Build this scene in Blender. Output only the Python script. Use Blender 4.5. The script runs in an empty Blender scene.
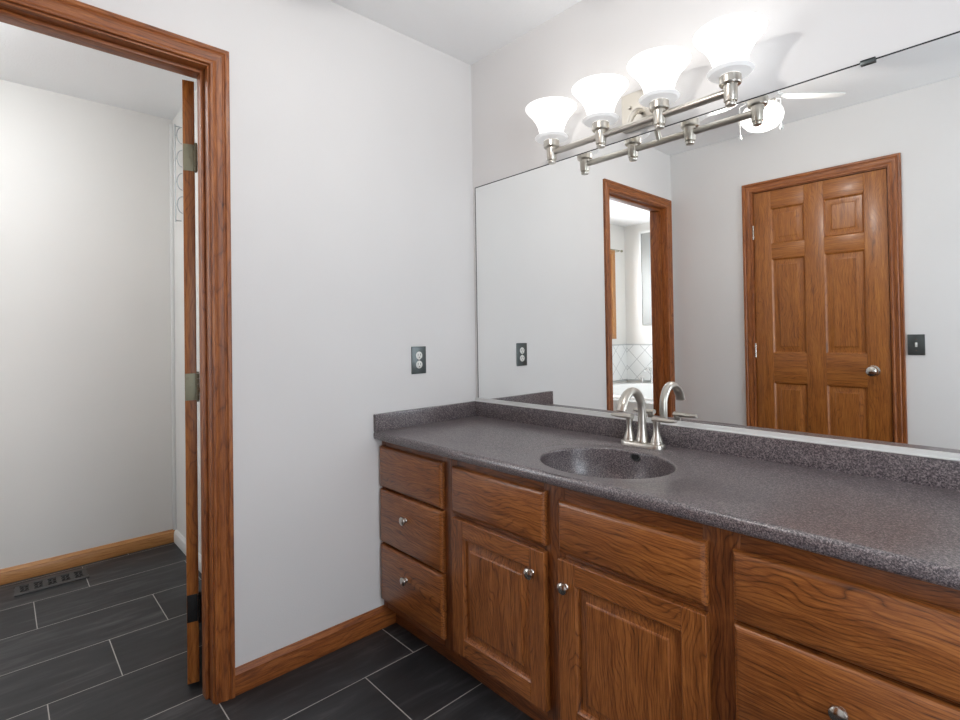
import bpy, bmesh, math, random
from mathutils import Vector, Matrix, Euler
random.seed(4)
S = bpy.context.scene
COL = S.collection
R = math.radians

# ------------------------------------------------------------------ camera
cam_d = bpy.data.cameras.new('camera'); cam = bpy.data.objects.new('camera', cam_d); COL.objects.link(cam)
yaw, pit, rol = R(47.23465), R(.65483), R(-.87521)
fw = Vector((-math.sin(yaw)*math.cos(pit), math.cos(yaw)*math.cos(pit), math.sin(pit)))
rt = Vector((math.cos(yaw), math.sin(yaw), 0)); up = rt.cross(fw)
r2 = rt*math.cos(rol) + up*math.sin(rol); u2 = up*math.cos(rol) - rt*math.sin(rol)
m = Matrix((r2, u2, -fw)).transposed().to_4x4(); m.translation = Vector((1.80779, -1.64024, 1.15879))
cam.matrix_world = m
cam_d.sensor_width = 36; cam_d.lens = 36*520.53238/960
cam_d.shift_x = 0; cam_d.shift_y = -31.48586/960
cam_d.clip_start = .02
S.camera = cam

# ------------------------------------------------------------------ world, lights, exposure
S.view_settings.view_transform = 'Standard'; S.view_settings.look = 'None'
S.view_settings.gamma = 1; S.view_settings.use_curve_mapping = False
S.view_settings.exposure = 0.0
W = bpy.data.worlds.new('world'); S.world = W; W.use_nodes = True
bg = W.node_tree.nodes['Background']; bg.inputs[0].default_value = (.80, .90, 1, 1); bg.inputs[1].default_value = 3.0

def area(name, loc, rot, sx, sy, power, col):
    l = bpy.data.lights.new(name, 'AREA'); l.shape = 'RECTANGLE'; l.size = sx; l.size_y = sy
    l.energy = power; l.color = col
    o = bpy.data.objects.new(name, l); COL.objects.link(o); o.location = loc; o.rotation_euler = rot
    return o
P_SIDEWIN, P_ADDEDWIN, E_FAN, E_SHADE, P_BULB, E_SIDEFILL = 48, 26, 2.6, .90, .045, 54.0
P_FAN = 23
# daylight outside the side window and the added, unseen right-wall window
area('daylight_side_window', (-1.80, -3.27, 1.62), (0, R(-90), 0), .95, .72, P_SIDEWIN, (.90, .95, 1))
area('fill_added_window', (2.80, -.98, 1.20), (0, R(90), 0), 1.65, 1.1, P_ADDEDWIN, (.86, .93, 1))

# ------------------------------------------------------------------ materials
def lin(c):
    f = lambda v: v/12.92 if v <= .04045 else ((v+.055)/1.055)**2.4
    return tuple(f(x/255) for x in c) + (1,)
class N:
    def __init__(s, name):
        s.m = bpy.data.materials.new(name); s.m.use_nodes = True; s.t = s.m.node_tree
        s.b = s.t.nodes['Principled BSDF']
    def n(s, typ, **k):
        o = s.t.nodes.new(typ)
        for a, v in k.items():
            if a in o.inputs: o.inputs[a].default_value = v
            else: setattr(o, a, v)
        return o
    def l(s, a, b): s.t.links.new(a, b)
    def math(s, op, a, b=None):
        o = s.t.nodes.new('ShaderNodeMath'); o.operation = op
        for i, x in enumerate((a, b)):
            if x is None: continue
            if isinstance(x, (int, float)): o.inputs[i].default_value = x
            else: s.l(x, o.inputs[i])
        return o.outputs[0]
    def ramp(s, fac, stops):
        o = s.t.nodes.new('ShaderNodeValToRGB'); e = o.color_ramp.elements
        while len(e) < len(stops): e.new(.5)
        for i, (p, c) in enumerate(stops): e[i].position = p; e[i].color = c
        s.l(fac, o.inputs[0]); return o.outputs[0]
    def bump(s, h, st, dist=.001):
        o = s.t.nodes.new('ShaderNodeBump'); o.inputs['Strength'].default_value = st; o.inputs['Distance'].default_value = dist
        s.l(h, o.inputs['Height']); s.l(o.outputs[0], s.b.inputs['Normal'])
def simple(name, col, rough=.5, metal=0, coat=0, **k):
    a = N(name); a.b.inputs['Base Color'].default_value = lin(col); a.b.inputs['Roughness'].default_value = rough
    a.b.inputs['Metallic'].default_value = metal; a.b.inputs['Coat Weight'].default_value = coat
    nz = a.n('ShaderNodeTexNoise', Scale=60.0, Detail=3.0)
    tc = a.n('ShaderNodeTexCoord'); a.l(tc.outputs['Object'], nz.inputs['Vector'])
    mr = a.n('ShaderNodeMapRange'); mr.inputs['To Min'].default_value = max(0, rough-.05); mr.inputs['To Max'].default_value = min(1, rough+.05)
    a.l(nz.outputs[0], mr.inputs[0]); a.l(mr.outputs[0], a.b.inputs['Roughness'])
    return a.m
def paint(name, col, bscale=220, bst=.25, rough=.7):
    a = N(name); tc = a.n('ShaderNodeTexCoord')
    nz = a.n('ShaderNodeTexNoise', Scale=float(bscale), Detail=4.0, Roughness=.6); a.l(tc.outputs['Object'], nz.inputs['Vector'])
    n2 = a.n('ShaderNodeTexNoise', Scale=2.0, Detail=2.0); a.l(tc.outputs['Object'], n2.inputs['Vector'])
    c = lin(col); d = tuple(x*.965 for x in c[:3])+(1,)
    a.l(a.ramp(n2.outputs[0], [(.3, d), (.7, c)]), a.b.inputs['Base Color'])
    a.b.inputs['Roughness'].default_value = rough
    a.bump(nz.outputs[0], bst, .0015); return a.m
def wood(name, axis, dark, mid, light, rough=.36, band=9.0, seed=0.0, ringw=.20, coat=.3):
    a = N(name); tc = a.n('ShaderNodeTexCoord'); oi = a.n('ShaderNodeObjectInfo')
    off = a.n('ShaderNodeVectorMath', operation='ADD')
    sc = a.n('ShaderNodeVectorMath', operation='SCALE'); sc.inputs[0].default_value = (7.3, 11.1, 5.7)
    a.l(oi.outputs['Random'], sc.inputs['Scale'])
    a.l(tc.outputs['Object'], off.inputs[0]); a.l(sc.outputs[0], off.inputs[1])
    def mp(al, ac):
        k = [ac, ac, ac]; k[axis] = al
        o = a.n('ShaderNodeMapping'); o.inputs['Scale'].default_value = k; o.inputs['Location'].default_value = (seed, seed*.7, seed*1.3)
        a.l(off.outputs[0], o.inputs['Vector']); return o.outputs[0]
    med0 = a.n('ShaderNodeTexNoise', Scale=1.0, Detail=3.0); a.l(mp(9, 90), med0.inputs['Vector'])
    sx = a.n('ShaderNodeSeparateXYZ'); a.l(off.outputs[0], sx.inputs[0])
    o1, o2 = [k for k in (2, 0, 1) if k != axis]
    acr = a.math('ADD', sx.outputs[o1], a.math('MULTIPLY', sx.outputs[o2], .35))
    big = a.n('ShaderNodeTexNoise', Scale=1.0, Detail=2.5, Roughness=.5); a.l(mp(2.8, 8.0), big.inputs['Vector'])
    ph = a.math('ADD', a.math('MULTIPLY', acr, band*13.0), a.math('MULTIPLY', big.outputs[0], band*2.1))
    rings = a.math('FRACT', ph)
    tri = a.math('MULTIPLY', a.math('ABSOLUTE', a.math('SUBTRACT', rings, .5)), 2.0)     # 0..1
    tri = a.math('SUBTRACT', 1.0, a.math('MULTIPLY', a.math('POWER', tri, 5.0), a.math('ADD', med0.outputs[0], .25)))
    fine = a.n('ShaderNodeTexNoise', Scale=1.0, Detail=5.0, Roughness=.75); a.l(mp(16, 250), fine.inputs['Vector'])
    med = a.n('ShaderNodeTexNoise', Scale=1.0, Detail=4.0, Roughness=.65); a.l(mp(4, 60), med.inputs['Vector'])
    v = a.math('ADD', a.math('MULTIPLY', tri, ringw), a.math('ADD', a.math('MULTIPLY', fine.outputs[0], .55), a.math('MULTIPLY', med.outputs[0], .40)))
    v = a.math('SUBTRACT', v, .06+ringw*.55)
    a.l(a.ramp(v, [(.26, lin(dark)), (.44, lin(mid)), (.62, lin(light))]), a.b.inputs['Base Color'])
    a.b.inputs['Roughness'].default_value = rough
    a.b.inputs['Coat Weight'].default_value = coat; a.b.inputs['Coat Roughness'].default_value = .22
    a.bump(v, .22, .0008); return a.m

M = {}
M['wall'] = paint('wall_paint', (226, 224, 223))
M['sidewall'] = paint('side_wall_paint', (226, 224, 220))
M['white'] = simple('white_trim_paint', (226, 226, 224), .4)
M['ceil'] = paint('ceiling_paint', (243, 243, 243), 110, .9, .85)
OD, OM, OL = (44, 19, 7), (126, 70, 29), (172, 107, 53)
M['wx'] = wood('oak_grain_x', 0, OD, OM, OL)
M['wy'] = wood('oak_grain_y', 1, OD, OM, OL)
M['wz'] = wood('oak_grain_z', 2, OD, OM, OL)
TD, TM, TL = (70, 30, 10), (138, 76, 32), (182, 112, 55)
FD, FM, FL = (38, 16, 6), (104, 55, 23), (148, 88, 43)  # cabinet oak darkened, mostly to paint shade into face frame and toe kick
M['fx'] = wood('shaded_frame_oak_x', 0, FD, FM, FL)
M['fz'] = wood('shaded_frame_oak_z', 2, FD, FM, FL)
M['tx'] = wood('trim_oak_x', 0, TD, TM, TL, .46, band=4.0, ringw=.12, coat=.06)
M['ty'] = wood('trim_oak_y', 1, TD, TM, TL, .46, band=4.0, ringw=.12, coat=.06)
M['tz'] = wood('trim_oak_z', 2, TD, TM, TL, .46, band=4.0, ringw=.12, coat=.06)
DD_, DM, DL = (88, 45, 13), (148, 86, 33), (182, 117, 52)
M['dx'] = wood('door_oak_x', 0, DD_, DM, DL, .40, band=7.0, ringw=.14, coat=.15)
M['dz'] = wood('door_oak_z', 2, DD_, DM, DL, .40, band=7.0, ringw=.14, coat=.15)
M['brightened'] = wood('brightened_oak_y', 1, (140, 92, 48), (178, 124, 72), (196, 146, 92), band=4.0, ringw=.12)  # same oak as the trim, with the side room's brighter light in its colours
M['brightenedz'] = wood('brightened_oak_z', 2, (140, 92, 48), (178, 124, 72), (196, 146, 92), band=4.0, ringw=.12)
M['nickel'] = simple('brushed_nickel', (204, 199, 190), .31, 1)
M['satin'] = simple('satin_nickel_knob', (200, 194, 186), .2, 1)
M['chrome'] = simple('chrome', (225, 225, 225), .1, 1)
M['pewter'] = simple('pewter_hinge', (140, 138, 116), .45, .5)
M['blackmetal'] = simple('black_hinge', (40, 40, 40), .5, .6)
M['alu'] = simple('aluminium_channel', (232, 233, 231), .35, .4)
M['plate'] = simple('dark_wall_plate', (92, 98, 98), .35, .7)
M['plastic'] = simple('white_plastic', (225, 225, 220), .35)
M['slot'] = simple('dark_slot', (20, 20, 20), .6)
M['porcelain'] = simple('white_acrylic', (236, 237, 236), .18, 0, .3)
M['vent'] = simple('vent_enamel', (72, 72, 72), .5, .2)
M['liner'] = simple('grey_liner', (186, 188, 188), .4)
M['void'] = simple('dark_recess', (14, 14, 14), .9)
M['greypanel'] = simple('grey_panel', (150, 150, 147), .5)
M['fanwhite'] = simple('fan_white', (228, 228, 226), .4)
M['wire'] = simple('wire_enamel', (176, 180, 182), .35, .3)

a = N('mirror_glass'); a.b.inputs['Base Color'].default_value = (.95, .96, .95, 1); a.b.inputs['Metallic'].default_value = 1
a.b.inputs['Roughness'].default_value = 0.0; M['mirror'] = a.m

a = N('speckled_solid_surface'); tc = a.n('ShaderNodeTexCoord')
n1 = a.n('ShaderNodeTexNoise', Scale=270.0, Detail=2.0, Roughness=.8); n2 = a.n('ShaderNodeTexVoronoi', Scale=260.0)
for q in (n1, n2): a.l(tc.outputs['Object'], q.inputs['Vector'])
c1 = a.ramp(n1.outputs[0], [(.36, lin(( 36, 31, 37))), (.5, lin((90, 81, 84))), (.64, lin((150, 139, 138)))])
mx = a.n('ShaderNodeMix', data_type='RGBA'); a.l(c1, mx.inputs[6]); mx.inputs[7].default_value = lin((186, 178, 178))
a.l(a.math('MULTIPLY', a.math('LESS_THAN', n2.outputs['Distance'], .2), .55), mx.inputs[0])
a.l(mx.outputs[2], a.b.inputs['Base Color']); a.b.inputs['Roughness'].default_value = .3
a.b.inputs['Specular IOR Level'].default_value = .85
a.bump(n1.outputs[0], .12, .0004); M['counter'] = a.m

# floor tiles 0.297 x 0.6 m, each course shifted by a third
a = N('slate_floor_tile'); tc = a.n('ShaderNodeTexCoord'); sp = a.n('ShaderNodeSeparateXYZ'); a.l(tc.outputs['Object'], sp.inputs[0])
cx = a.math('DIVIDE', a.math('ADD', sp.outputs[0], 1.262+5.94), .297); row = a.math('FLOOR', cx); fx = a.math('FRACT', cx)
cy = a.math('DIVIDE', a.math('ADD', a.math('ADD', sp.outputs[1], 1.33+.2+12.0-4.0), a.math('MULTIPLY', row, .2)), .6)
fy = a.math('FRACT', cy); cyf = a.math('FLOOR', cy)
gx = a.math('MULTIPLY', a.math('MINIMUM', fx, a.math('SUBTRACT', 1.0, fx)), .297)
gy = a.math('MULTIPLY', a.math('MINIMUM', fy, a.math('SUBTRACT', 1.0, fy)), .6)
g = a.math('LESS_THAN', a.math('MINIMUM', gx, gy), .0016)
cm = a.n('ShaderNodeCombineXYZ'); a.l(row, cm.inputs[0]); a.l(cyf, cm.inputs[1])
wn = a.n('ShaderNodeTexWhiteNoise'); wn.noise_dimensions = '3D'; a.l(cm.outputs[0], wn.inputs['Vector'])
sv = a.n('ShaderNodeVectorMath', operation='MULTIPLY_ADD'); sv.inputs[1].default_value = (22, 3.2, 1); a.l(tc.outputs['Object'], sv.inputs[0])
sw = a.n('ShaderNodeVectorMath', operation='SCALE'); sw.inputs['Scale'].default_value = 9.0; a.l(wn.outputs['Color'], sw.inputs[0]); a.l(sw.outputs[0], sv.inputs[2])
st = a.n('ShaderNodeTexNoise', Scale=1.0, Detail=6.0, Roughness=.65, Distortion=.6); a.l(sv.outputs[0], st.inputs['Vector'])
tone = a.math('ADD', st.outputs[0], a.math('MULTIPLY', a.math('SUBTRACT', wn.outputs['Value'], .5), .12))
tcx = a.ramp(tone, [(.30, lin((28, 28, 30))), (.52, lin((43, 43, 45))), (.76, lin((78, 77, 78)))])
mx = a.n('ShaderNodeMix', data_type='RGBA'); a.l(g, mx.inputs[0]); a.l(tcx, mx.inputs[6]); mx.inputs[7].default_value = lin((168, 165, 160))
a.l(mx.outputs[2], a.b.inputs['Base Color']); a.b.inputs['Roughness'].default_value = .48
a.bump(a.math('ADD', a.math('MULTIPLY', g, -1.0), a.math('MULTIPLY', st.outputs[0], .4)), .35, .001); M['tile'] = a.m

# white wall tile laid on the diagonal
a = N('diagonal_wall_tile'); tc = a.n('ShaderNodeTexCoord'); sp = a.n('ShaderNodeSeparateXYZ'); a.l(tc.outputs['Object'], sp.inputs[0])
h = a.math('ADD', sp.outputs[0], sp.outputs[1])
def gl(sgn):
    v = a.math('FRACT', a.math('DIVIDE', a.math('ADD', a.math('MULTIPLY', sp.outputs[2], sgn), a.math('ADD', h, 40.0)), .21))
    return a.math('LESS_THAN', a.math('MINIMUM', v, a.math('SUBTRACT', 1.0, v)), .022)
g = a.math('MAXIMUM', gl(1.0), gl(-1.0))
mx = a.n('ShaderNodeMix', data_type='RGBA'); a.l(g, mx.inputs[0]); mx.inputs[6].default_value = lin((232, 233, 232)); mx.inputs[7].default_value = lin((186, 188, 188))
a.l(mx.outputs[2], a.b.inputs['Base Color']); a.b.inputs['Roughness'].default_value = .3; M['walltile'] = a.m

def glow(name, col, strength, mott=.12):
    a = N(name); tc = a.n('ShaderNodeTexCoord'); nz = a.n('ShaderNodeTexNoise', Scale=26.0, Detail=4.0, Distortion=1.2)
    a.l(tc.outputs['Object'], nz.inputs['Vector'])
    c = col; d = tuple(x*(1-mott) for x in c[:3])+(1,)
    r = a.ramp(nz.outputs[0], [(.35, d), (.65, c)])
    a.l(r, a.b.inputs['Emission Color']); a.b.inputs['Emission Strength'].default_value = strength
    a.b.inputs['Base Color'].default_value = (.8, .8, .8, 1); a.b.inputs['Roughness'].default_value = .3; return a.m
M['shade'] = glow('lit_alabaster_glass', (1, .985, .96, 1), E_SHADE)
M['flange'] = glow('frosted_glass_collar', (1, .99, .975, 1), .28, .05)
a = N('lit_opal_globe_glass'); t = a.n('ShaderNodeBsdfTransparent'); em = a.n('ShaderNodeEmission', Color=(1, .985, .96, 1), Strength=E_FAN)
mxs = a.n('ShaderNodeMixShader'); mxs.inputs[0].default_value = .5; a.l(t.outputs[0], mxs.inputs[1]); a.l(em.outputs[0], mxs.inputs[2])
a.l(mxs.outputs[0], a.t.nodes['Material Output'].inputs[0]); M['fanglobe'] = a.m
M['sidefill'] = glow('added_opal_dome', (.955, .98, 1, 1), E_SIDEFILL, .02)
a = N('window_glass'); t = a.n('ShaderNodeBsdfTransparent'); gls = a.n('ShaderNodeBsdfGlossy', Roughness=.02)
mxs = a.n('ShaderNodeMixShader'); mxs.inputs[0].default_value = .06; a.l(t.outputs[0], mxs.inputs[1]); a.l(gls.outputs[0], mxs.inputs[2])
a.l(mxs.outputs[0], a.t.nodes['Material Output'].inputs[0]); M['glass'] = a.m
a = N('sheer_curtain'); tl = a.n('ShaderNodeBsdfTranslucent', Color=(.9, .9, .9, 1)); df = a.n('ShaderNodeBsdfDiffuse', Color=(.9, .9, .9, 1))
mxs = a.n('ShaderNodeMixShader'); mxs.inputs[0].default_value = .5; a.l(tl.outputs[0], mxs.inputs[1]); a.l(df.outputs[0], mxs.inputs[2])
a.l(mxs.outputs[0], a.t.nodes['Material Output'].inputs[0]); M['sheer'] = a.m

# ------------------------------------------------------------------ mesh helpers (world coordinates)
def BM(): return bmesh.new()
def box(bm, x0, x1, y0, y1, z0, z1, bev=0, mi=0, seg=2):
    b = bmesh.new()
    v = [b.verts.new((x, y, z)) for x in (x0, x1) for y in (y0, y1) for z in (z0, z1)]
    for f in ((0,1,3,2),(4,6,7,5),(0,4,5,1),(2,3,7,6),(0,2,6,4),(1,5,7,3)): b.faces.new([v[i] for i in f])
    if bev: bmesh.ops.bevel(b, geom=list(b.edges), offset=bev, segments=seg, affect='EDGES', profile=.6)
    bmesh.ops.recalc_face_normals(b, faces=b.faces)
    merge(bm, b, mi)
def merge(bm, b, mi=None):
    mp = {}
    for v in b.verts: mp[v] = bm.verts.new(v.co)
    for f in b.faces:
        try: nf = bm.faces.new([mp[v] for v in f.verts])
        except ValueError: continue
        nf.material_index = f.material_index if mi is None else mi; nf.smooth = f.smooth
    b.free()
def basis(d):
    d = Vector(d).normalized(); h = Vector((0,0,1)) if abs(d.z) < .9 else Vector((1,0,0))
    u = d.cross(h).normalized(); return u, u.cross(d).normalized(), d
def lathe(bm, c, d, prof, n=32, mi=0, cap0=True, cap1=True, sx=1, sy=1):
    """prof: list of (radius, distance along d)"""
    u, v, d = basis(d); c = Vector(c); rings = []
    for r, t in prof:
        rings.append([bm.verts.new(c + d*t + (u*math.cos(2*math.pi*i/n)*sx + v*math.sin(2*math.pi*i/n)*sy)*max(r, 1e-5)) for i in range(n)])
    fs = []
    for A, B in zip(rings, rings[1:]):
        for i in range(n):
            fs.append(bm.faces.new((A[i], A[(i+1)%n], B[(i+1)%n], B[i])))
    for f in fs: f.smooth = True; f.material_index = mi
    if cap0: f = bm.faces.new(rings[0][::-1]); f.material_index = mi
    if cap1: f = bm.faces.new(rings[-1]); f.material_index = mi
def tube(bm, pts, r, n=16, mi=0, flat=1.0, flatdir=None):
    pts = [Vector(p) for p in pts]; rs = r if isinstance(r, (list, tuple)) else [r]*len(pts)
    rings = []; prev = None
    for i, p in enumerate(pts):
        t = (pts[min(i+1, len(pts)-1)] - pts[max(i-1, 0)]).normalized()
        if prev is None: u = basis(t)[0]
        else: u = (prev - t*prev.dot(t)).normalized()
        prev = u; w = t.cross(u)
        fl = flat[i] if isinstance(flat, (list, tuple)) else flat
        rings.append([bm.verts.new(p + (u*math.cos(2*math.pi*k/n) + w*math.sin(2*math.pi*k/n)*fl)*rs[i]) for k in range(n)])
    for A, B in zip(rings, rings[1:]):
        for k in range(n):
            f = bm.faces.new((A[k], A[(k+1)%n], B[(k+1)%n], B[k])); f.smooth = True; f.material_index = mi
    for rg in (rings[0][::-1], rings[-1]): f = bm.faces.new(rg); f.material_index = mi
def curve(pts, n=8):
    """Catmull-Rom through pts"""
    P = [Vector(p) for p in pts]; P = [P[0]*2-P[1]] + P + [P[-1]*2-P[-2]]; out = []
    for i in range(1, len(P)-2):
        for k in range(n):
            t = k/n
            out.append(.5*((2*P[i]) + (P[i+1]-P[i-1])*t + (2*P[i-1]-5*P[i]+4*P[i+1]-P[i+2])*t*t + (3*P[i]-P[i-1]-3*P[i+1]+P[i+2])*t**3))
    out.append(P[-2]); return out
def rootof(p):
    while p.parent: p = p.parent
    return p
def obj(name, bm, mats, parent=None, base=None, xf=None):
    if xf is not None: bmesh.ops.transform(bm, matrix=xf, verts=bm.verts)
    bmesh.ops.recalc_face_normals(bm, faces=bm.faces)
    org = Vector((0,0,0))
    if parent: org = rootof(parent).location.copy()
    elif base is not None: org = Vector(base)
    bmesh.ops.translate(bm, vec=-org, verts=bm.verts)
    me = bpy.data.meshes.new(name); bm.to_mesh(me); bm.free()
    for k in (mats if isinstance(mats, (list, tuple)) else [mats]): me.materials.append(M[k])
    me.set_sharp_from_angle(angle=R(32))
    o = bpy.data.objects.new(name, me); COL.objects.link(o)
    if parent: o.parent = parent
    else: o.location = org
    return o
def tag(o, label, cat, group=None, kind=None):
    o['label'] = label; o['category'] = cat
    if group: o['group'] = group
    if kind: o['kind'] = kind
    return o
def thing(name, label, cat, loc, kind=None, group=None):
    o = bpy.data.objects.new(name, None); COL.objects.link(o); o.location = loc; o.empty_display_size = .05
    return tag(o, label, cat, group, kind)
def struct(name, bm, mats, label, cat, base=(0,0,0)):
    return tag(obj(name, bm, mats, None, base), label, cat, None, 'structure')

# ------------------------------------------------------------------ room shell
H = 2.429
YR = -1.9475       # rear wall
XR = 2.60          # right wall
XF = -1.595        # far wall of the side room
YN = -.897         # near wall of the side room
YT = -3.911        # tub wall
b = BM(); box(b, XF-.1, XR+.1, YT-.1, .1, -.1, 0)
struct('floor', b, 'tile', 'dark grey slate-look plank tile floor with pale grout lines', 'floor')
b = BM(); box(b, XF-.1, XR+.1, YT-.1, .1, H, H+.1)
struct('ceiling', b, 'ceil', 'white stippled ceiling over both rooms', 'ceiling')
b = BM(); box(b, 0, XR+.1, 0, .1, 0, H)
struct('wall_back', b, 'wall', 'pale grey wall behind the mirror and vanity', 'wall')
# left wall with doorway
OY0, OY1, OZ = -1.857-.019, -1.145+.019, 2.035+.019
b = BM(); box(b, -.115, 0, OY1, .1, 0, H); box(b, -.115, 0, YT-.1, OY0, 0, H); box(b, -.115, 0, OY0, OY1, OZ, H)
struct('wall_left', b, 'wall', 'pale grey wall holding the open doorway and the outlet', 'wall')
DX0, DX1, DZ = .546, 1.250, 2.047
b = BM(); box(b, 0, DX0, YR-.115, YR, 0, H); box(b, DX1, XR+.1, YR-.115, YR, 0, H); box(b, DX0, DX1, YR-.115, YR, DZ, H); box(b, DX0-.05, DX1+.05, YR-.14, YR-.10, 0, DZ+.05)
struct('wall_rear', b, 'wall', 'pale grey wall with the six-panel door, seen in the mirror', 'wall')
b = BM(); wy0, wy1, wz0, wz1 = -1.53, -.60, .40, 2.05
box(b, XR, XR+.1, YR-.115, wy0, 0, H); box(b, XR, XR+.1, wy1, .1, 0, H); box(b, XR, XR+.1, wy0, wy1, 0, wz0); box(b, XR, XR+.1, wy0, wy1, wz1, H)
struct('wall_right', b, 'wall', 'pale grey wall with an added light-giving window at the right end of the vanity', 'wall')
# side room: window opening in the far wall
sy0, sy1, sz0, sz1 = -3.62, -2.92, 1.14, 2.07
b = BM(); box(b, XF-.1, XF, YT-.1, sy0, 0, H); box(b, XF-.1, XF, sy1, .1, 0, H); box(b, XF-.1, XF, sy0, sy1, 0, sz0); box(b, XF-.1, XF, sy0, sy1, sz1, H)
struct('wall_far', b, 'sidewall', 'pale grey wall seen through the doorway', 'wall')
b = BM(); box(b, XF, -.115, YN, YN+.1, 0, H)
struct('wall_side', b, 'sidewall', 'narrow strip of pale wall behind the open door', 'wall')
b = BM(); box(b, XF, -.115, YT-.1, YT, 0, H)
struct('wall_tub', b, 'sidewall', 'pale wall over the bathtub, seen in the mirror', 'wall')

# ---- casing and baseboard profiles
CAS = [(0, 0), (0, .007), (.002, .010), (.008, .0115), (.012, .009), (.015, .0085), (.020, .011), (.028, .0135), (.034, .0150), (.038, .0125), (.041, .0125), (.045, .0165), (.054, .0175), (.057, .016), (.057, 0)]
def casing(bm, plane, c, n, a0, a1, top, mi_leg=0, mi_head=1, prof=CAS, z0=0.0, closed=False, bottom=None):
    """plane 'x': wall at x=c, opening a0<a1 along y; plane 'y': along x. n = outward sign"""
    def P(a, z, t): return (c+n*t, a, z) if plane == 'x' else (a, c+n*t, z)
    zb = z0 if not closed else bottom
    corners = [(a0, zb, -1, 0 if not closed else -1), (a0, top, -1, 1), (a1, top, 1, 1), (a1, zb, 1, 0 if not closed else -1)]
    rings = []
    for a, z, sa, sz in corners:
        rings.append([bm.verts.new(P(a+sa*u, z+sz*u, t)) for u, t in prof])
    order = [(0, 1, mi_leg), (1, 2, mi_head), (2, 3, mi_leg)] + ([(3, 0, mi_head)] if closed else [])
    for i, j, mi in order:
        A, B = rings[i], rings[j]
        for k in range(len(prof)-1):
            f = bm.faces.new((A[k], A[k+1], B[k+1], B[k])); f.material_index = mi
    if not closed:
        for rg in (rings[0], rings[3]): bm.faces.new(rg)
BASE = [(0, 0), (.012, 0), (.013, .004), (.013, .056), (.0115, .062), (.0125, .066), (.010, .072), (.006, .078), (.004, .085), (0, .085)]
def baseboard(bm, p0, p1, nrm, hs=1.0):
    p0, p1, nrm = Vector(p0), Vector(p1), Vector(nrm)
    A = [bm.verts.new(p0 + nrm*t + Vector((0,0,z*hs))) for t, z in BASE]; B = [bm.verts.new(p1 + nrm*t + Vector((0,0,z*hs))) for t, z in BASE]
    for k in range(len(BASE)-1): bm.faces.new((A[k], A[k+1], B[k+1], B[k]))
    bm.faces.new(A); bm.faces.new(B)
b = BM(); baseboard(b, (0, -.466, 0), (0, -1.082, 0), (1,0,0))
struct('baseboard_left', b, 'ty', 'dark oak baseboard between door casing and vanity', 'baseboard')
b = BM(); baseboard(b, (XF, YN, 0), (XF, -3.0, 0), (1,0,0), .85)
struct('baseboard_far', b, 'brightened', 'honey oak baseboard behind the floor register', 'baseboard')
b = BM(); baseboard(b, (XF+.013, YN, 0), (-.115, YN, 0), (0,-1,0), .85)
struct('baseboard_side', b, 'white', 'white baseboard running behind the open door', 'baseboard')
b = BM(); baseboard(b, (.03, YR, 0), (.482, YR, 0), (0,1,0)); baseboard(b, (1.312, YR, 0), (XR, YR, 0), (0,1,0))
struct('baseboard_rear', b, 'tx', 'dark oak baseboard beside the six-panel door', 'baseboard')
b = BM(); box(b, XF, XF+.018, YN-.017, YN, .07, 2.40, .004)
struct('trim_1', b, 'white', 'thin white upright trim strip in the corner of the side room', 'trim')

# ------------------------------------------------------------------ door_1: the open doorway on the left
d1 = thing('door_1', 'oak-cased doorway with its door swung open into the side room', 'door', (-.057, -1.5, 0), 'structure')
b = BM(); casing(b, 'x', 0, 1, -1.857-.005, -1.145+.005, 2.035+.005)
obj('casing', b, ['tz', 'ty'], d1)
b = BM(); casing(b, 'x', -.115, -1, -1.857-.005, -1.145+.005, 2.035+.005)
obj('casing', b, ['tz', 'ty'], d1)
b = BM()
box(b, -.115, 0, -1.145, -1.145+.019, 0, 2.035+.019, .001, 0); box(b, -.115, 0, -1.857-.019, -1.857, 0, 2.035+.019, .001, 0)
box(b, -.115, 0, -1.857, -1.145, 2.035, 2.035+.019, .001, 1)
box(b, -.072, -.036, -1.157, -1.145, 0, 2.035, .002, 0); box(b, -.072, -.036, -1.857, -1.845, 0, 2.035, .002, 0); box(b, -.072, -.036, -1.845, -1.157, 2.023, 2.035, .002, 1)
obj('jamb', b, ['tz', 'ty'], d1)
def six_panel(bm, w, zb, zt, th, cols, rows):
    """door slab in local coords: x 0..w, y 0..th, raised panels on both faces"""
    xs = [0]+[v for c in cols for v in c]+[w]; zs = [zb]+[v for r_ in rows for v in r_]+[zt]
    for i in (0, 2, 4) if len(xs) == 6 else (0, 2): box(bm, xs[i], xs[i+1], 0, th, zb, zt, .0015, 0)
    for c in cols:
        for k in range(0, len(zs), 2): box(bm, c[0], c[1], 0, th, zs[k], zs[k+1], .0015, 1)
        for r_ in rows:
            raised(bm, c[0], c[1], r_[0], r_[1], 0, 1, th*.5); raised(bm, c[0], c[1], r_[0], r_[1], th, -1, th*.5)
def raised(bm, x0, x1, z0, z1, yf, s, depth, g=.009, w=.030, rec=.010, mi=0, lip=.004):
    """raised panel facing -s*y; yf is the face plane, recess goes +s"""
    L = [(0, 0), (.004, rec*.35), (g, rec), (g+.006, rec), (g+w, lip), (g+w+.0015, lip*.45), (g+w+.0045, .001), (g+w+.006, .001)]
    rings = []
    for o, d in L: rings.append([bm.verts.new((x, yf+s*d, z)) for x, z in ((x0+o, z0+o), (x1-o, z0+o), (x1-o, z1-o), (x0+o, z1-o))])
    for A, B in zip(rings, rings[1:]):
        for i in range(4): f = bm.faces.new((A[i], A[(i+1)%4], B[(i+1)%4], B[i])); f.material_index = mi
    f = bm.faces.new(rings[-1]); f.material_index = mi
ROWS = [(.225, .830), (1.015, 1.605), (1.70, 1.925)]
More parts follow.
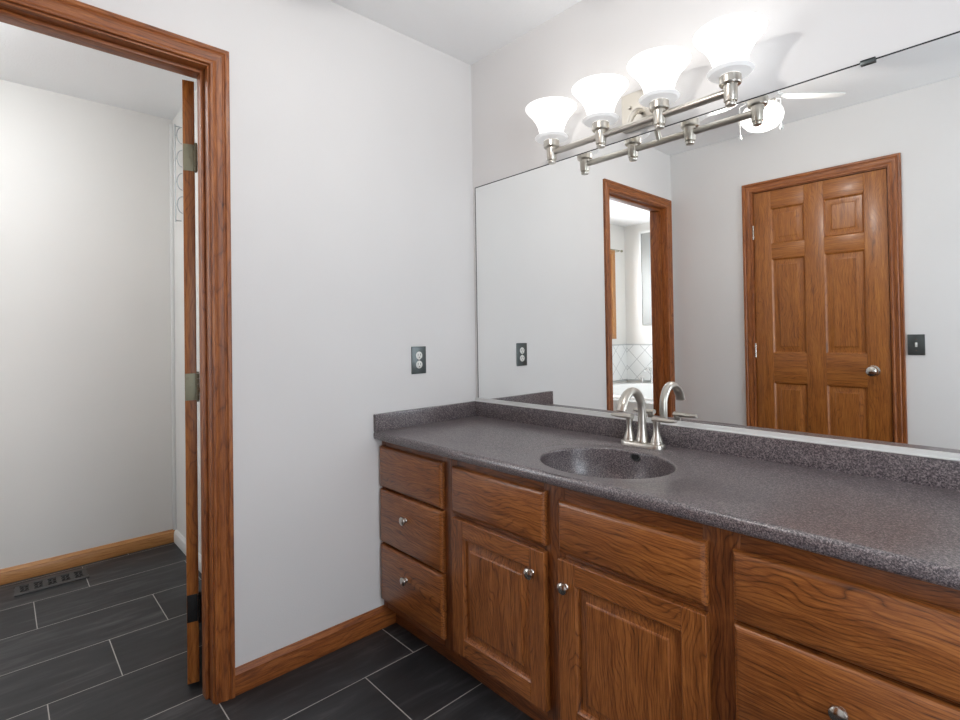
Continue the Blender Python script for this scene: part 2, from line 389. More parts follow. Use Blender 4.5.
b = BM(); six_panel(b, .705, .014, 2.030, .035, [(.108, .293), (.398, .590)], ROWS)
ang = R(180-13.8)
xf = Matrix.Translation((-.128, -1.1515, 0)) @ Matrix.Rotation(ang, 4, 'Z')
leaf = obj('door_leaf', b, ['dz', 'dx'], d1, xf=xf)
for zc, mt in ((1.769, 'pewter'), (.998, 'pewter'), (.262, 'blackmetal')):
    b = BM()
    box(b, -.0022, 0.0, .003, .034, zc-.045, zc+.045, .0007)
    for k in range(3):
        lathe(b, (-.0026, .027-.010*(k % 2), zc-.03+.03*k), (-1,0,0), [(.004, 0), (.003, .0008)], 10)
    for k in range(5):
        lathe(b, (-.007, -.003, zc-.045+.018*k+.0006), (0,0,1), [(.0055, 0), (.0055, .0168)], 14)
    lathe(b, (-.007, -.003, zc-.0505), (0,0,1), [(.002, 0), (.0045, .002), (.0045, .005)], 12)
    lathe(b, (-.007, -.003, zc+.0456), (0,0,1), [(.0045, 0), (.0045, .003), (.002, .005)], 12)
    h = obj('hinge', b, mt, leaf, xf=xf)
    if mt == 'blackmetal': h['label'] = 'blackened bottom hinge'
for s in (0,):
    b = BM(); y = 0 if s == 0 else .035; sg = -1 if s == 0 else 1
    lathe(b, (.645, y, .93), (0, sg, 0), [(.030, 0), (.030, .005), (.013, .009), (.011, .022), (.024, .030), (.028, .038), (.025, .047), (.012, .052), (0, .053)], 28)
    obj('door_knob', b, 'satin', leaf, xf=xf)

# ------------------------------------------------------------------ door_2: closed six-panel door on the rear wall
d2 = thing('door_2', 'closed six-panel oak door seen in the mirror', 'door', (.898, YR, 0), 'structure')
b = BM(); casing(b, 'y', YR, 1, .548, 1.248, 2.045)
obj('casing', b, ['tz', 'tx'], d2)
b = BM(); box(b, DX0, DX0+.006, YR-.10, YR, 0, DZ, 0, 0); box(b, DX1-.006, DX1, YR-.10, YR, 0, DZ, 0, 0); box(b, DX0, DX1, YR-.10, YR, DZ-.006, DZ, 0, 1)
obj('jamb', b, ['tz', 'tx'], d2)
b = BM(); six_panel(b, .686, .012, 2.036, .035, [(.100, .283), (.385, .580)], ROWS)
leaf2 = obj('door_leaf', b, ['dz', 'dx'], d2, xf=Matrix.Translation((.555, YR-.037, 0)))
b = BM(); lathe(b, (1.163, YR-.002, .922), (0,1,0), [(.031, 0), (.031, .005), (.013, .009), (.011, .024), (.024, .032), (.029, .044), (.026, .056), (.012, .062), (0, .063)], 32)
obj('door_knob', b, 'satin', leaf2)
for zc in (1.786, 1.030, .262):
    b = BM()
    for k in range(5): lathe(b, (.5525, YR+.004, zc-.045+.018*k+.0006), (0,0,1), [(.0055, 0), (.0055, .0168)], 14)
    box(b, .549, .556, YR-.002, YR+.003, zc-.045, zc+.045)
    obj('hinge', b, 'satin', leaf2)

# ------------------------------------------------------------------ windows
def window(name, label, x, n, y0, y1, z0, z1, mats, cord):
    w = thing(name, label, 'window', (x, (y0+y1)/2, z0), 'structure')
    b = BM(); casing(b, 'x', x, n, y0, y1, z1, closed=True, bottom=z0); obj('casing', b, mats, w)
    b = BM(); xo = x-n*.1; xa, xb = min(x, xo), max(x, xo)
    box(b, xa, xb, y0, y0+.015, z0, z1, 0, 0); box(b, xa, xb, y1-.015, y1, z0, z1, 0, 0); box(b, xa, xb, y0, y1, z0, z0+.015, 0, 1); box(b, xa, xb, y0, y1, z1-.015, z1, 0, 1)
    xm = x-n*.06; zm = (z0+z1)/2
    for (ya, yb, za, zb) in ((y0+.015, y0+.05, z0+.015, z1-.015), (y1-.05, y1-.015, z0+.015, z1-.015), (y0+.05, y1-.05, z0+.015, z0+.055), (y0+.05, y1-.05, z1-.055, z1-.015), (y0+.05, y1-.05, zm-.02, zm+.02)):
        box(b, xm-.016, xm+.016, ya, yb, za, zb, .002, 0)
    fr = obj('window_frame', b, mats, w)
    b = BM(); box(b, xm-.003, xm+.003, y0+.045, y1-.045, z0+.05, z1-.05); obj('pane', b, 'glass', fr)
    return w
M['brightened_head'] = M['brightened']
window('window_1', 'oak-framed window of the side room, a sliver of it in the mirror', XF, 1, sy0, sy1, sz0, sz1, ['brightenedz', 'brightened'], 'y')
window('added_window', 'oak-framed window added in the unseen right wall for fill light', XR, -1, wy0, wy1, wz0, wz1, ['tz', 'ty'], 'y')  # added out of view to brighten the room, low on the left wall too
# curtain rod over window_1
r = thing('curtain_rod', 'thin curtain rod with ball finials over the oak-framed side room window', 'curtain rod', (XF, -3.3, 2.10))
b = BM(); tube(b, [(XF+.06, -3.735, 2.112), (XF+.06, -2.80, 2.112)], .006, 12); obj('rod', b, 'pewter', r)
for y in (-3.735, -2.80):
    b = BM(); sg = 1 if y > -3 else -1
    lathe(b, (XF+.06, y, 2.112), (0, sg, 0), [(.007, 0), (.012, .006), (.015, .016), (.010, .027), (0, .030)], 16); obj('finial', b, 'pewter', r)
    b = BM(); box(b, XF, XF+.062, y-sg*.05-.004, y-sg*.05+.004, 2.100, 2.106); lathe(b, (XF, y-sg*.05, 2.103), (1,0,0), [(.016, 0), (.014, .004)], 14); obj('bracket', b, 'pewter', r)

# ------------------------------------------------------------------ side room: tub and tile
b = BM(); box(b, XF, XF+.012, YT+.012, -2.55, .60, 1.005, 0, 0); box(b, XF, -.115, YT, YT+.012, .60, 1.005, 0, 0)
struct('trim_2', b, 'walltile', 'band of white diagonal wall tile above the bathtub', 'tile')
b = BM(); box(b, XF+.0, XF+.016, YT+.016, -2.55, 1.005, 1.020, .003); box(b, XF, -.115, YT, YT+.016, 1.005, 1.020, .003)
box(b, XF+.0, XF+.016, YT+.016, -2.55, .586, .60, .003); box(b, XF, -.115, YT, YT+.016, .586, .60, .003)
struct('trim_3', b, 'liner', 'thin grey liner edging the white tile band', 'tile edging')
tub = thing('bathtub', 'white drop-in bathtub in the side room, seen in the mirror', 'bathtub', (-.86, -3.30, 0))
tx0, tx1, ty0, ty1, tz = XF+.001, -.116, YT+.001, -2.40, .555
b = BM(); ccx, ccy, ra, rb = (tx0+tx1)/2, (ty0+ty1)/2, .60, .62; n = 64
def rectpt(th, x0, x1, y0, y1, cx_, cy_):
    dx, dy = math.cos(th), math.sin(th)
    tt = min(((x1-cx_) if dx > 0 else (x0-cx_))/dx if abs(dx) > 1e-9 else 1e9, ((y1-cy_) if dy > 0 else (y0-cy_))/dy if abs(dy) > 1e-9 else 1e9)
    return cx_+dx*tt, cy_+dy*tt
def angles(n, x0, x1, y0, y1, cx_, cy_):
    A = [2*math.pi*i/n for i in range(n)]
    for X in (x0, x1):
        for Y in (y0, y1):
            t = math.atan2(Y-cy_, X-cx_) % (2*math.pi); k = min(range(n), key=lambda i: abs((A[i]-t+math.pi) % (2*math.pi)-math.pi)); A[k] = t
    return A
A_ = angles(n, tx0, tx1, ty0, ty1, ccx, ccy); rings = []
def ell(th, a_, b_, e=2.0):   # radial point of ellipse in direction th
    k = (abs(math.cos(th)/a_)**e + abs(math.sin(th)/b_)**e)**(-1/e); return math.cos(th)*k, math.sin(th)*k
def ring(bm, f): return [bm.verts.new(f(th)) for th in A_]
rings.append(ring(b, lambda th: (*rectpt(th, tx0, tx1, ty0, ty1, ccx, ccy), 0)))
rings.append(ring(b, lambda th: (*rectpt(th, tx0, tx1, ty0, ty1, ccx, ccy), tz)))
for s, z in ((1.10, tz), (1.09, tz+.02), (1.05, tz+.028), (1.0, tz+.02), (.95, tz-.03), (.86, tz-.25), (.78, tz-.38), (.6, tz-.42)):
    rings.append(ring(b, lambda th, s=s, z=z: (ccx+ell(th, ra*s, rb*s, 2.4)[0], ccy+ell(th, ra*s, rb*s, 2.4)[1], z)))
for i, (P_, Q_) in enumerate(zip(rings, rings[1:])):
    for k in range(n):
        f = b.faces.new((P_[k], P_[(k+1)%n], Q_[(k+1)%n], Q_[k])); f.smooth = i > 1
b.faces.new(rings[-1])
obj('tub_shell', b, 'porcelain', tub)
tf = thing('tub_faucet', 'chrome tub spout standing on the bathtub deck', 'faucet', (-1.22, -3.82, tz))
b = BM(); X0, Y0 = -1.22, -3.82
lathe(b, (X0, Y0, tz), (0,0,1), [(.030, 0), (.028, .01), (.016, .02), (.015, .10)], 20)
tube(b, curve([(X0, Y0, tz+.09), (X0, Y0+.01, tz+.16), (X0, Y0+.07, tz+.20), (X0, Y0+.14, tz+.17)], 6), .014, 14); obj('spout', b, 'chrome', tf)
for dx in (-.12, .12):
    b = BM(); lathe(b, (X0+dx, Y0, tz), (0,0,1), [(.026, 0), (.024, .01), (.013, .02), (.013, .055), (.022, .06), (.020, .08), (0, .085)], 20); obj('handle', b, 'chrome', tf)
# grey panel above the tub
pn = thing('wall_panel', 'tall grey flat panel with pale edge hung on the wall above the bathtub', 'wall panel', (-1.12, YT, 1.24))
b = BM(); box(b, -1.355, -.90, YT, YT+.035, 1.245, 2.305, .003); obj('board', b, 'greypanel', pn)
b = BM(); box(b, -1.380, -1.355, YT, YT+.045, 1.245, 2.33, .002); box(b, -1.355, -.875, YT, YT+.045, 2.305, 2.33, .002); box(b, -.90, -.875, YT, YT+.045, 1.245, 2.305, .002); obj('frame', b, 'white', pn)
# ceiling light added out of view to brighten the side room
cl = thing('added_ceiling_light', 'round opal ceiling light added out of view to brighten the side room', 'ceiling light', (-.86, -1.95, H))
b = BM(); lathe(b, (-.86, -1.95, H), (0,0,-1), [(.15, 0), (.15, .02), (.14, .022)], 40); obj('rim', b, 'nickel', cl)
b = BM(); lathe(b, (-.86, -1.95, H-.02), (0,0,-1), [(.138, 0), (.13, .03), (.10, .055), (.05, .07), (0, .074)], 40); obj('diffuser', b, 'sidefill', cl)

# towel rack hung beside the corner
rk = thing('towel_rack', 'upright wire rack with four curved hoops hung behind the open door', 'rack', (-1.46, YN, 1.80))
rx = -1.41
b = BM(); tube(b, [(rx, YN-.028, 1.80), (rx, YN-.028, 2.34)], .003, 10)
for z in (1.81, 2.33): tube(b, [(rx, YN-.028, z), (rx, YN, z)], .0035, 8)
obj('rail', b, 'wire', rk)
for k in range(4):
    z = 1.893+.127*k; b = BM()
    tube(b, [(rx+.03, YN-.026*math.sin(math.pi*i/16), z+.046*math.cos(math.pi*i/16)) for i in range(17)], .0028, 8)
    tube(b, [(rx, YN-.027, z), (rx+.03, YN-.026, z)], .003, 8)
    obj('hoop', b, 'wire', rk)

# floor register
fv = thing('floor_vent', 'dark metal floor register with scroll cut-outs beside the honey baseboard', 'floor vent', (-1.445, -1.455, 0))
vx0, vx1, vy0, vy1 = -1.518, -1.378, -1.592, -1.318
b = BM()
for q in ((vx0, vx0+.028, vy0, vy1), (vx1-.028, vx1, vy0, vy1)): box(b, *q, 0, .006, .0015)
for k in range(6):
    y = vy0+.002+(vy1-vy0-.022)*k/5; box(b, vx0+.028, vx1-.028, y, y+.018, 0, .006, 0)
obj('grille_frame', b, 'vent', fv)
b = BM(); box(b, vx0+.02, vx1-.02, vy0+.01, vy1-.01, .0002, .001); obj('recess', b, 'void', fv)
b = BM()
for k in range(5):
    yc = vy0+.002+(vy1-vy0-.022)*(k+.5)/5+.009; xc = (vx0+vx1)/2
    for j in range(4):
        th = math.pi/2*j+math.pi/4
        c = (xc+.017*math.cos(th)*1.2, yc+.0105*math.sin(th), .0035)
        tube(b, [(c[0]+.013*math.cos(t_*math.pi/8), c[1]+.0085*math.sin(t_*math.pi/8), .0035) for t_ in range(17)], .0017, 6)
obj('scrollwork', b, 'vent', fv)

# ------------------------------------------------------------------ vanity cabinet
VX1 = XR-.01; FY = -.515; TOP = .750; FB = .085
va = thing('vanity_cabinet', 'long oak vanity cabinet of drawers and raised-panel doors under the grey countertop', 'cabinet', (1.3, -.26, 0))
COLS = [(.010, .402), (.457, .858), (.907, 1.308), (1.363, 1.735), (1.790, 2.19), (2.24, 2.56)]
b = BM()
box(b, .003, VX1, FY+.018, -.003, FB, FB+.015); box(b, .003, .018, FY+.018, -.003, FB, TOP, 0, 0); box(b, VX1-.015, VX1, FY+.018, -.003, FB, TOP, 0)
box(b, .02, VX1-.02, -.02, -.004, FB, TOP)
obj('carcass', b, 'wz', va)
b = BM(); st = [(.003, .030)]
for (a0, a1), (c0, c1) in zip(COLS, COLS[1:]): st.append((a1-.012, c0+.012))
st.append((COLS[-1][1]-.012, VX1))
for x0, x1 in st: box(b, x0, x1, FY, FY+.019, FB, TOP, .0012, 0)
for (x0, x1), (y0, y1) in zip(st, st[1:]):
    box(b, x1, y0, FY+.0006, FY+.019, TOP-.075, TOP, .0008, 1); box(b, x1, y0, FY+.0006, FY+.019, FB, FB+.045, .0008, 1); box(b, x1, y0, FY+.0006, FY+.019, .535, .580, .0008, 1)
for c in (0, 3, 5): box(b, st[c][1], st[c+1][0], FY+.0006, FY+.019, .325, .37, .0008, 1)
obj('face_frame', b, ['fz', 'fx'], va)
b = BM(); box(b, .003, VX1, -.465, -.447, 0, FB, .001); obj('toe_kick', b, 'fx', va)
def front(x0, x1, z0, z1, name, knob=None):
    b = BM(); y0 = FY-.0005; th = .020
    L = [(0, 0), (0, .010), (.0012, .0130), (.0040, .0160), (.0075, .0185), (.0105, th)]
    rings = []
    for o, t in L: rings.append([b.verts.new((x, y0-t, z)) for x, z in ((x0+o, z0+o), (x1-o, z0+o), (x1-o, z1-o), (x0+o, z1-o))])
    b.faces.new(rings[0])
    for A, B in zip(rings, rings[1:]):
        for i in range(4): b.faces.new((A[i], A[(i+1)%4], B[(i+1)%4], B[i]))
    b.faces.new(rings[-1])
    o = obj(name, b, 'wx', va)
    if knob: make_knob(o, *knob)
    return o
def make_knob(par, x, z):
    b = BM(); lathe(b, (x, FY-.0195, z), (0,-1,0), [(.009, 0), (.0085, .002), (.0065, .004), (.0062, .008), (.012, .0105), (.0158, .013), (.0163, .0155), (.0150, .0195), (.0105, .0228), (.0050, .0240), (0, .0243)], 28)
    obj('knob', b, 'satin', par)
def cab_door(x0, x1, z0, z1, kx):
    b = BM(); y0 = FY-.0005; ya = y0-.020; w = .056
    for q in ((x0, x0+w, z0, z1, 0), (x1-w, x1, z0, z1, 0), (x0+w, x1-w, z0, z0+w, 1), (x0+w, x1-w, z1-w, z1, 1)):
        bb = bmesh.new(); box(bb, q[0], q[1], ya+.0015*q[4]*.2, y0, q[2], q[3], .0012, q[4], 1); merge(b, bb)
    # rounded outer lip
    L = [(0, 0), (.002, .0035), (.006, .0045), (.006, 0)]
    raised(b, x0+w-.001, x1-w+.001, z0+w-.001, z1-w+.001, ya+.001, 1, .01, g=.006, w=.026, rec=.0125, lip=.0055)
    o = obj('cabinet_door', b, ['wz', 'wx'], va)
    md = o.modifiers.new('bevel', 'BEVEL'); md.width = .0015; md.segments = 2; md.limit_method = 'ANGLE'
    make_knob(o, kx, .484)
for c in (0, 3, 5):
    x0, x1 = COLS[c]; xm = (x0+x1)/2 if c else .190
    front(x0, x1, .563, .722 if c == 0 else .706, 'drawer_front'); front(x0, x1, .346, .555, 'drawer_front', (xm, .474)); front(x0, x1, .118, .338, 'drawer_front', (xm, .253))
for c, side in ((1, 1), (2, 0), (4, 0)):
    x0, x1 = COLS[c]
    front(x0, x1, .568, .720 if c == 1 else .706, 'drawer_front'); cab_door(x0, x1, .112, .551, x1-.045 if side else x0+.026)

# ------------------------------------------------------------------ countertop with moulded basin
ct = thing('countertop', 'speckled grey-purple solid-surface countertop with a moulded oval sink', 'countertop', (1.3, -.27, .75))
CZ, CY = .782, -.552
sx_, sy_, sa, sb = .924, -.330, .200, .171
x0, x1, y0, y1 = .001, XR-.001, CY+.012, -.001
b = BM(); n = 128
A_ = angles(n, x0, x1, y0, y1, sx_, sy_); rings = []
rings.append(ring(b, lambda th: (*rectpt(th, x0, x1, y0, y1, sx_, sy_), CZ)))
prof = [(1.0, .055, 0), (1.0, .052, -.0012), (1.0, .048, -.0016), (1.0, .006, -.0020), (1.0, .003, -.0026), (1, .0008, -.0045), (1, -.0006, -.009)]
for s, g_, z in prof:
    rings.append(ring(b, lambda th, g_=g_, z=z: (sx_+ell(th, sa+g_, sb+g_*.85)[0], sy_+ell(th, sa+g_, sb+g_*.85)[1], CZ+z)))
nb = len(rings)
for i, (P_, Q_) in enumerate(zip(rings, rings[1:])):
    for k in range(n): f = b.faces.new((P_[k], P_[(k+1)%n], Q_[(k+1)%n], Q_[k])); f.smooth = i >= 1
# front nosing
nose = [(CY+.012, CZ), (CY+.007, CZ-.001), (CY+.003, CZ-.004), (CY, CZ-.010), (CY, CZ-.024), (CY+.002, CZ-.029), (CY+.006, CZ-.032), (CY+.04, CZ-.032)]
P0 = [b.verts.new((x0, y, z)) for y, z in nose]; P1 = [b.verts.new((x1, y, z)) for y, z in nose]
for k in range(len(nose)-1): f = b.faces.new((P0[k], P1[k], P1[k+1], P0[k+1])); f.smooth = True
box(b, x0, sx_-sa-.06, CY+.04, y1, CZ-.032, CZ-.028); box(b, sx_+sa+.06, x1, CY+.04, y1, CZ-.032, CZ-.028)
obj('slab', b, 'counter', ct)
b = BM(); rings = []
A_ = angles(n, x0, x1, y0, y1, sx_, sy_)
for s, z in [(.997, -.0085), (.985, -.035), (.95, -.07), (.88, -.10), (.75, -.122), (.55, -.134), (.30, -.139), (.11, -.141)]:
    sh = (1-s)*.02
    rings.append(ring(b, lambda th, s=s, z=z: (sx_+ell(th, sa*s, sb*s)[0], sy_+ell(th, sa*s, sb*s)[1]+sh, CZ+z)))
for P_, Q_ in zip(rings, rings[1:]):
    for k in range(n): f = b.faces.new((P_[k], P_[(k+1)%n], Q_[(k+1)%n], Q_[k])); f.smooth = True
b.faces.new(rings[-1])
bas = obj('sink_basin', b, 'counter', ct)
b = BM(); lathe(b, (sx_, sy_+.018, CZ-.140), (0,0,1), [(.024, 0), (.024, .002), (.019, .003), (.017, .001)], 28); obj('drain', b, 'satin', bas)
b = BM(); lathe(b, (sx_+.000, sy_+sb*.988, CZ-.019), (0,-1,.35), [(.0125, -.004), (.0125, .002), (.0105, .0028), (.0095, .001), (.0095, -.003)], 24, sx=1.4); orr = obj('overflow_ring', b, 'vent', bas)
b = BM(); lathe(b, (sx_+.000, sy_+sb*.988, CZ-.019), (0,-1,.35), [(.0093, .0), (.0093, .0012)], 24, sx=1.4); obj('overflow_hole', b, 'void', orr)
b = BM(); box(b, .001, XR-.001, -.020, -.001, CZ-.004, .8495, .0025); obj('backsplash', b, 'counter', ct)
b = BM(); box(b, .001, .020, CY, -.020, CZ-.002, .8495, .0025); obj('side_splash', b, 'counter', ct)

# ------------------------------------------------------------------ faucet
FX, FYY = .902, -.078
fa = thing('faucet', 'brushed nickel two-handle centerset faucet with high arched spout behind the sink', 'faucet', (FX, FYY, CZ))
b = BM()
def stadium(bm, z0, z1, hw, r0, r1_, seg=14):
    def rg(rr, z): return [bm.verts.new((FX+(hw if math.cos(t)*1 > 0 else -hw)+rr*math.cos(t), FYY+rr*math.sin(t), z)) for t in [(-math.pi/2+math.pi*(i)/seg) for i in range(seg+1)]+[(math.pi/2+math.pi*i/seg) for i in range(seg+1)]]
    a0 = rg(r0, z0); a1 = rg(r0, z0+(z1-z0)*.6); a2 = rg(r1_, z1)
    for A, B in ((a0, a1), (a1, a2)):
        for i in range(len(A)): bm.faces.new((A[i], A[(i+1) % len(A)], B[(i+1) % len(A)], B[i]))
    bm.faces.new(a2); bm.faces.new(a0)
def rgx(rr, t, hw):
    return
seg = 14
def stad(rr, z, hw=.051):
    L = []
    for i in range(seg+1): t = -math.pi/2+math.pi*i/seg; L.append((FX+hw+rr*math.cos(t), FYY+rr*math.sin(t), z))
    for i in range(seg+1): t = math.pi/2+math.pi*i/seg; L.append((FX-hw+rr*math.cos(t), FYY+rr*math.sin(t), z))
    return L
rr_ = [[b.verts.new(p) for p in stad(r_, z)] for r_, z in ((.027, CZ+.0003), (.027, CZ+.010), (.0255, CZ+.013), (.022, CZ+.015))]
for A, B in zip(rr_, rr_[1:]):
    for i in range(len(A)): b.faces.new((A[i], A[(i+1) % len(A)], B[(i+1) % len(A)], B[i]))
b.faces.new(rr_[0]); b.faces.new(rr_[-1])
obj('base_plate', b, 'nickel', fa)
z0 = CZ+.014
b = BM()
lathe(b, (FX, FYY, z0), (0,0,1), [(.021, 0), (.0215, .006), (.0195, .010), (.0185, .018), (.0160, .030), (.0142, .046), (.0132, .060)], 28, cap1=False)
path = curve([(FX, FYY, z0+.058), (FX, FYY, z0+.100), (FX, FYY-.006, z0+.132), (FX, FYY-.030, z0+.162), (FX, FYY-.062, z0+.172), (FX, FYY-.094, z0+.160), (FX, FYY-.116, z0+.138), (FX, FYY-.127, z0+.114)], 6)
nn = len(path); tube(b, path, [.0135-.0045*max(0, (i/nn-.35)/.65) for i in range(nn)], 20, 0, [1+.95*max(0, (i/nn-.3)/.7) for i in range(nn)])
obj('spout', b, 'nickel', fa)
for s in (-1, 1):
    hx = FX+(.051 if s > 0 else -.048)
    b = BM(); lathe(b, (hx, FYY, z0), (0,0,1), [(.0235, -.012), (.0235, -.002), (.020, .001), (.0185, .006), (.0195, .008), (.0165, .016), (.0120, .030), (.0098, .044), (.0100, .060), (.0118, .070), (.0125, .080), (.0115, .084), (.006, .0855)], 26)
    hd = obj('handle', b, 'nickel', fa)
    b = BM(); zt = z0+.078
    pts = [(hx-s*.012, FYY, zt+.001), (hx+s*.015, FYY, zt+.001), (hx+s*.042, FYY, zt), (hx+s*.066, FYY, zt+.0015)]
    tube(b, pts, [.0130, .0128, .0115, .0095], 16, 0, [.66, .64, .58, .5])
    # flatten already handled; lever lies horizontal
    obj('lever', b, 'nickel', hd)

# ------------------------------------------------------------------ mirror
mi = thing('wall_mirror', 'wide frameless mirror above the vanity backsplash', 'mirror', (1.3, 0, .85))
b = BM(); box(b, .022, XR-.03, -.006, 0, .855, 1.8425); obj('glass', b, 'mirror', mi)
b = BM(); box(b, .006, XR-.02, -.010, -.0065, .8500, .8655, .0008); box(b, .006, XR-.02, -.018, -.010, .8500, .8525); obj('channel', b, 'alu', mi)
b = BM(); box(b, .022, XR-.03, -.0072, -.0062, 1.8405, 1.8435); box(b, .0215, .0235, -.0072, -.0062, .866, 1.8435); obj('glass_edge', b, 'slot', mi)

for x in (1.5174, 2.3):
    b = BM(); box(b, x-.016, x+.016, -.012, 0, 1.842, 1.8465, .0008); box(b, x-.016, x+.016, -.012, -.0075, 1.834, 1.8465, .0008); obj('clip', b, 'plate', mi)

# ------------------------------------------------------------------ vanity light
vl = thing('vanity_light', 'four-light brushed nickel vanity fixture with upturned glass bell shades over the mirror', 'wall light', (.890, 0, 1.92))
LX = [.5655, .783, 1.0005, 1.2173]; LY = -.110; LZ = 1.797
b = BM(); box(b, .812, .968, -.024, 0, 1.862, 1.990, .004); bp_ = obj('back_plate', b, 'nickel', vl)
for x in (.845, .935):
    b = BM(); lathe(b, (x, -.024, 1.94), (0,-1,0), [(.006, 0), (.007, .003), (.005, .006), (0, .007)], 14); obj('cap_nut', b, 'nickel', bp_)
b = BM(); tube(b, curve([(.890, -.02, 1.915), (.890, -.055, 1.905), (.890, -.090, 1.875), (.890, -.108, 1.842)], 6), .0100, 14); obj('arm', b, 'nickel', vl)
b = BM(); tube(b, [(LX[0], LY, 1.838), (LX[3], LY, 1.838)], .0115, 20); obj('crossbar', b, 'nickel', vl)
for x in LX:
    b = BM()
    lathe(b, (x, LY, LZ), (0,0,1), [(.010, 0), (.0135, .001), (.0150, .004), (.0150, .008), (.0125, .010), (.0120, .012), (.0172, .0135), (.0180, .016), (.0195, .058), (.0275, .060), (.0295, .063), (.0295, .084), (.027, .086)], 30)
    obj('socket_cup', b, 'nickel', vl)
    b = BM()
    lathe(b, (x, LY, LZ+.086), (0,0,1), [(.028, 0), (.055, .004), (.0625, .011), (.061, .0135), (.050, .010), (.040, .010)], 40, cap0=False, cap1=False)
    fl = obj('shade_collar', b, 'flange', vl)
    b = BM()
    lathe(b, (x, LY, LZ+.092), (0,0,1), [(.030, 0), (.041, .003), (.0430, .012), (.0455, .028), (.0505, .047), (.0595, .067), (.0735, .088), (.0880, .104), (.0955, .114), (.0960, .118), (.0925, .117), (.0855, .106), (.071, .090), (.057, .069), (.048, .048), (.0430, .028), (.0405, .012), (.028, .006)], 48, cap0=False, cap1=False)
    obj('glass_shade', b, 'shade', vl)
    l = bpy.data.lights.new('bulb', 'POINT'); l.energy = P_BULB; l.color = (1, .96, .9); l.shadow_soft_size = .03
    o = bpy.data.objects.new('bulb', l); COL.objects.link(o); o.parent = vl; o.location = Vector((x, LY, LZ+.19))-vl.location

# ------------------------------------------------------------------ ceiling fan
CX_, CY_, CZF = .945, -.965, 2.24
cf = thing('ceiling_fan', 'white ceiling fan with a lit opal globe and pull chains, seen in the mirror', 'ceiling fan', (CX_, CY_, H))
b = BM(); lathe(b, (CX_, CY_, H), (0,0,-1), [(.065, 0), (.065, .02), (.045, .045), (.020, .05), (.014, .055), (.014, .085)], 32); obj('canopy', b, 'fanwhite', cf)
b = BM(); lathe(b, (CX_, CY_, H-.08), (0,0,-1), [(.03, 0), (.075, .008), (.090, .022), (.090, .07), (.078, .09), (.050, .102), (.040, .106), (.040, .135)], 40); obj('motor_housing', b, 'fanwhite', cf)
b = BM(); lathe(b, (CX_, CY_, H-.215), (0,0,-1), [(.050, 0), (.062, .006), (.062, .02), (.050, .024)], 32); obj('light_fitter', b, 'nickel', cf)
b = BM(); lathe(b, (CX_, CY_, H-.232), (0,0,-1), [(.050, 0), (.073, .012), (.086, .032), (.090, .052), (.084, .078), (.065, .100), (.037, .113), (0, .118)], 40); obj('light_globe', b, 'fanglobe', cf)
l = bpy.data.lights.new('fan_bulb', 'POINT'); l.energy = P_FAN; l.color = (1, .97, .93); l.shadow_soft_size = .035
o = bpy.data.objects.new('fan_bulb', l); COL.objects.link(o); o.parent = cf; o.location = (0, 0, -.29)
th0 = math.atan2(-.735, .678)
for k in range(5):
    th = th0 - 2*math.pi/5*k
    xf = Matrix.Translation((CX_, CY_, CZF)) @ Matrix.Rotation(th, 4, 'Z') @ Matrix.Rotation(R(-13), 4, 'X')
    b = BM(); tube(b, curve([(.06, 0, .02), (.10, 0, .004), (.125, .0, .002), (.16, 0, .001)], 5), .007, 10)
    for s in (-1, 1): tube(b, curve([(.09, 0, .006), (.115, s*.026, .003), (.145, s*.030, .002), (.165, s*.018, .002)], 5), .004, 8)
    ir = obj('blade_bracket', b, 'fanwhite', cf, xf=xf.copy())
    b = BM(); seg = 16; top = []; bot = []
    prof = [(.13, .035), (.16, .045), (.22, .052), (.29, .054), (.340, .052), (.362, .038), (.370, .016)]
    outl = [(x, w) for x, w in prof] + [(x, -w) for x, w in reversed(prof)]
    top = [b.verts.new((x, y, .0025)) for x, y in outl]; bot = [b.verts.new((x, y, -.0025)) for x, y in outl]
    b.faces.new(top); b.faces.new(bot[::-1])
    for i in range(len(outl)): b.faces.new((top[i], bot[i], bot[(i+1) % len(outl)], top[(i+1) % len(outl)]))
    obj('blade', b, 'fanwhite', cf, xf=xf.copy())
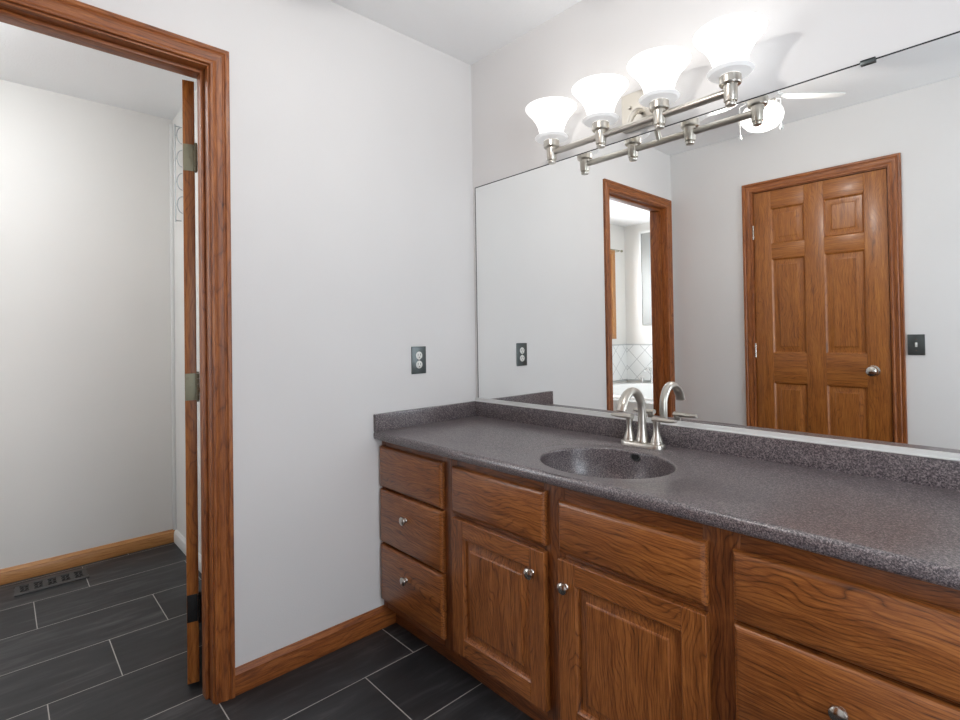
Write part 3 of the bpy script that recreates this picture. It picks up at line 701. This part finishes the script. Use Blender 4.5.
for x, y, zb in ((.870, -.905, 2.045), (1.030, -.950, 2.062)):
    b = BM(); tube(b, [((x+CX_)/2, (y+CY_)/2, 2.215), (x, y, 2.195), (x, y, zb+.02)], .0013, 8); ch = obj('pull_chain', b, 'fanwhite', cf)
    b = BM(); lathe(b, (x, y, zb+.022), (0,0,-1), [(.0015, 0), (.005, .008), (.0075, .022), (.004, .027), (0, .028)], 14); obj('pull_knob', b, 'fanwhite', ch)

# ------------------------------------------------------------------ outlet and switch
ot = thing('wall_outlet', 'grey metal duplex outlet plate on the wall beside the mirror', 'outlet', (0, -.3285, 1.054))
oy, oz = -.3285, 1.054
b = BM(); box(b, 0, .0055, oy-.037, oy+.037, oz-.058, oz+.058, .002); obj('cover_plate', b, 'plate', ot)
for s in (-1, 1):
    b = BM(); lathe(b, (.0052, oy, oz+s*.0195), (1,0,0), [(.0165, 0), (.0165, .0012), (.0155, .0018)], 28); rc = obj('receptacle', b, 'plastic', ot)
    b = BM(); zc = oz+s*.0195
    for dy in (-.0062, .0062): box(b, .0068, .0073, oy+dy-.0012, oy+dy+.0012, zc-.001, zc+.0075)
    lathe(b, (.0068, oy, zc-.008), (1,0,0), [(.0025, 0), (.0025, .0005)], 10); obj('slots', b, 'slot', rc)
b = BM(); lathe(b, (.0054, oy, oz), (1,0,0), [(.0035, 0), (.003, .0012)], 12); obj('screw', b, 'satin', ot)
sw_ = thing('light_switch', 'bronze toggle light switch plate beside the six-panel door, seen in the mirror', 'light switch', (1.350, YR, 1.069))
sx0, sz0_ = 1.350, 1.069
b = BM(); box(b, sx0-.036, sx0+.036, YR, YR+.006, sz0_-.055, sz0_+.055, .002); obj('cover_plate', b, 'plate', sw_)
b = BM(); box(b, sx0-.005, sx0+.005, YR+.005, YR+.0075, sz0_-.012, sz0_+.012, .001); box(b, sx0-.0035, sx0+.0035, YR+.006, YR+.018, sz0_-.001, sz0_+.009, .0015); obj('toggle', b, 'plastic', sw_)
for s in (-1, 1):
    b = BM(); lathe(b, (sx0, YR+.0056, sz0_+s*.030), (0,1,0), [(.0035, 0), (.003, .0014)], 12); obj('screw', b, 'satin', sw_)
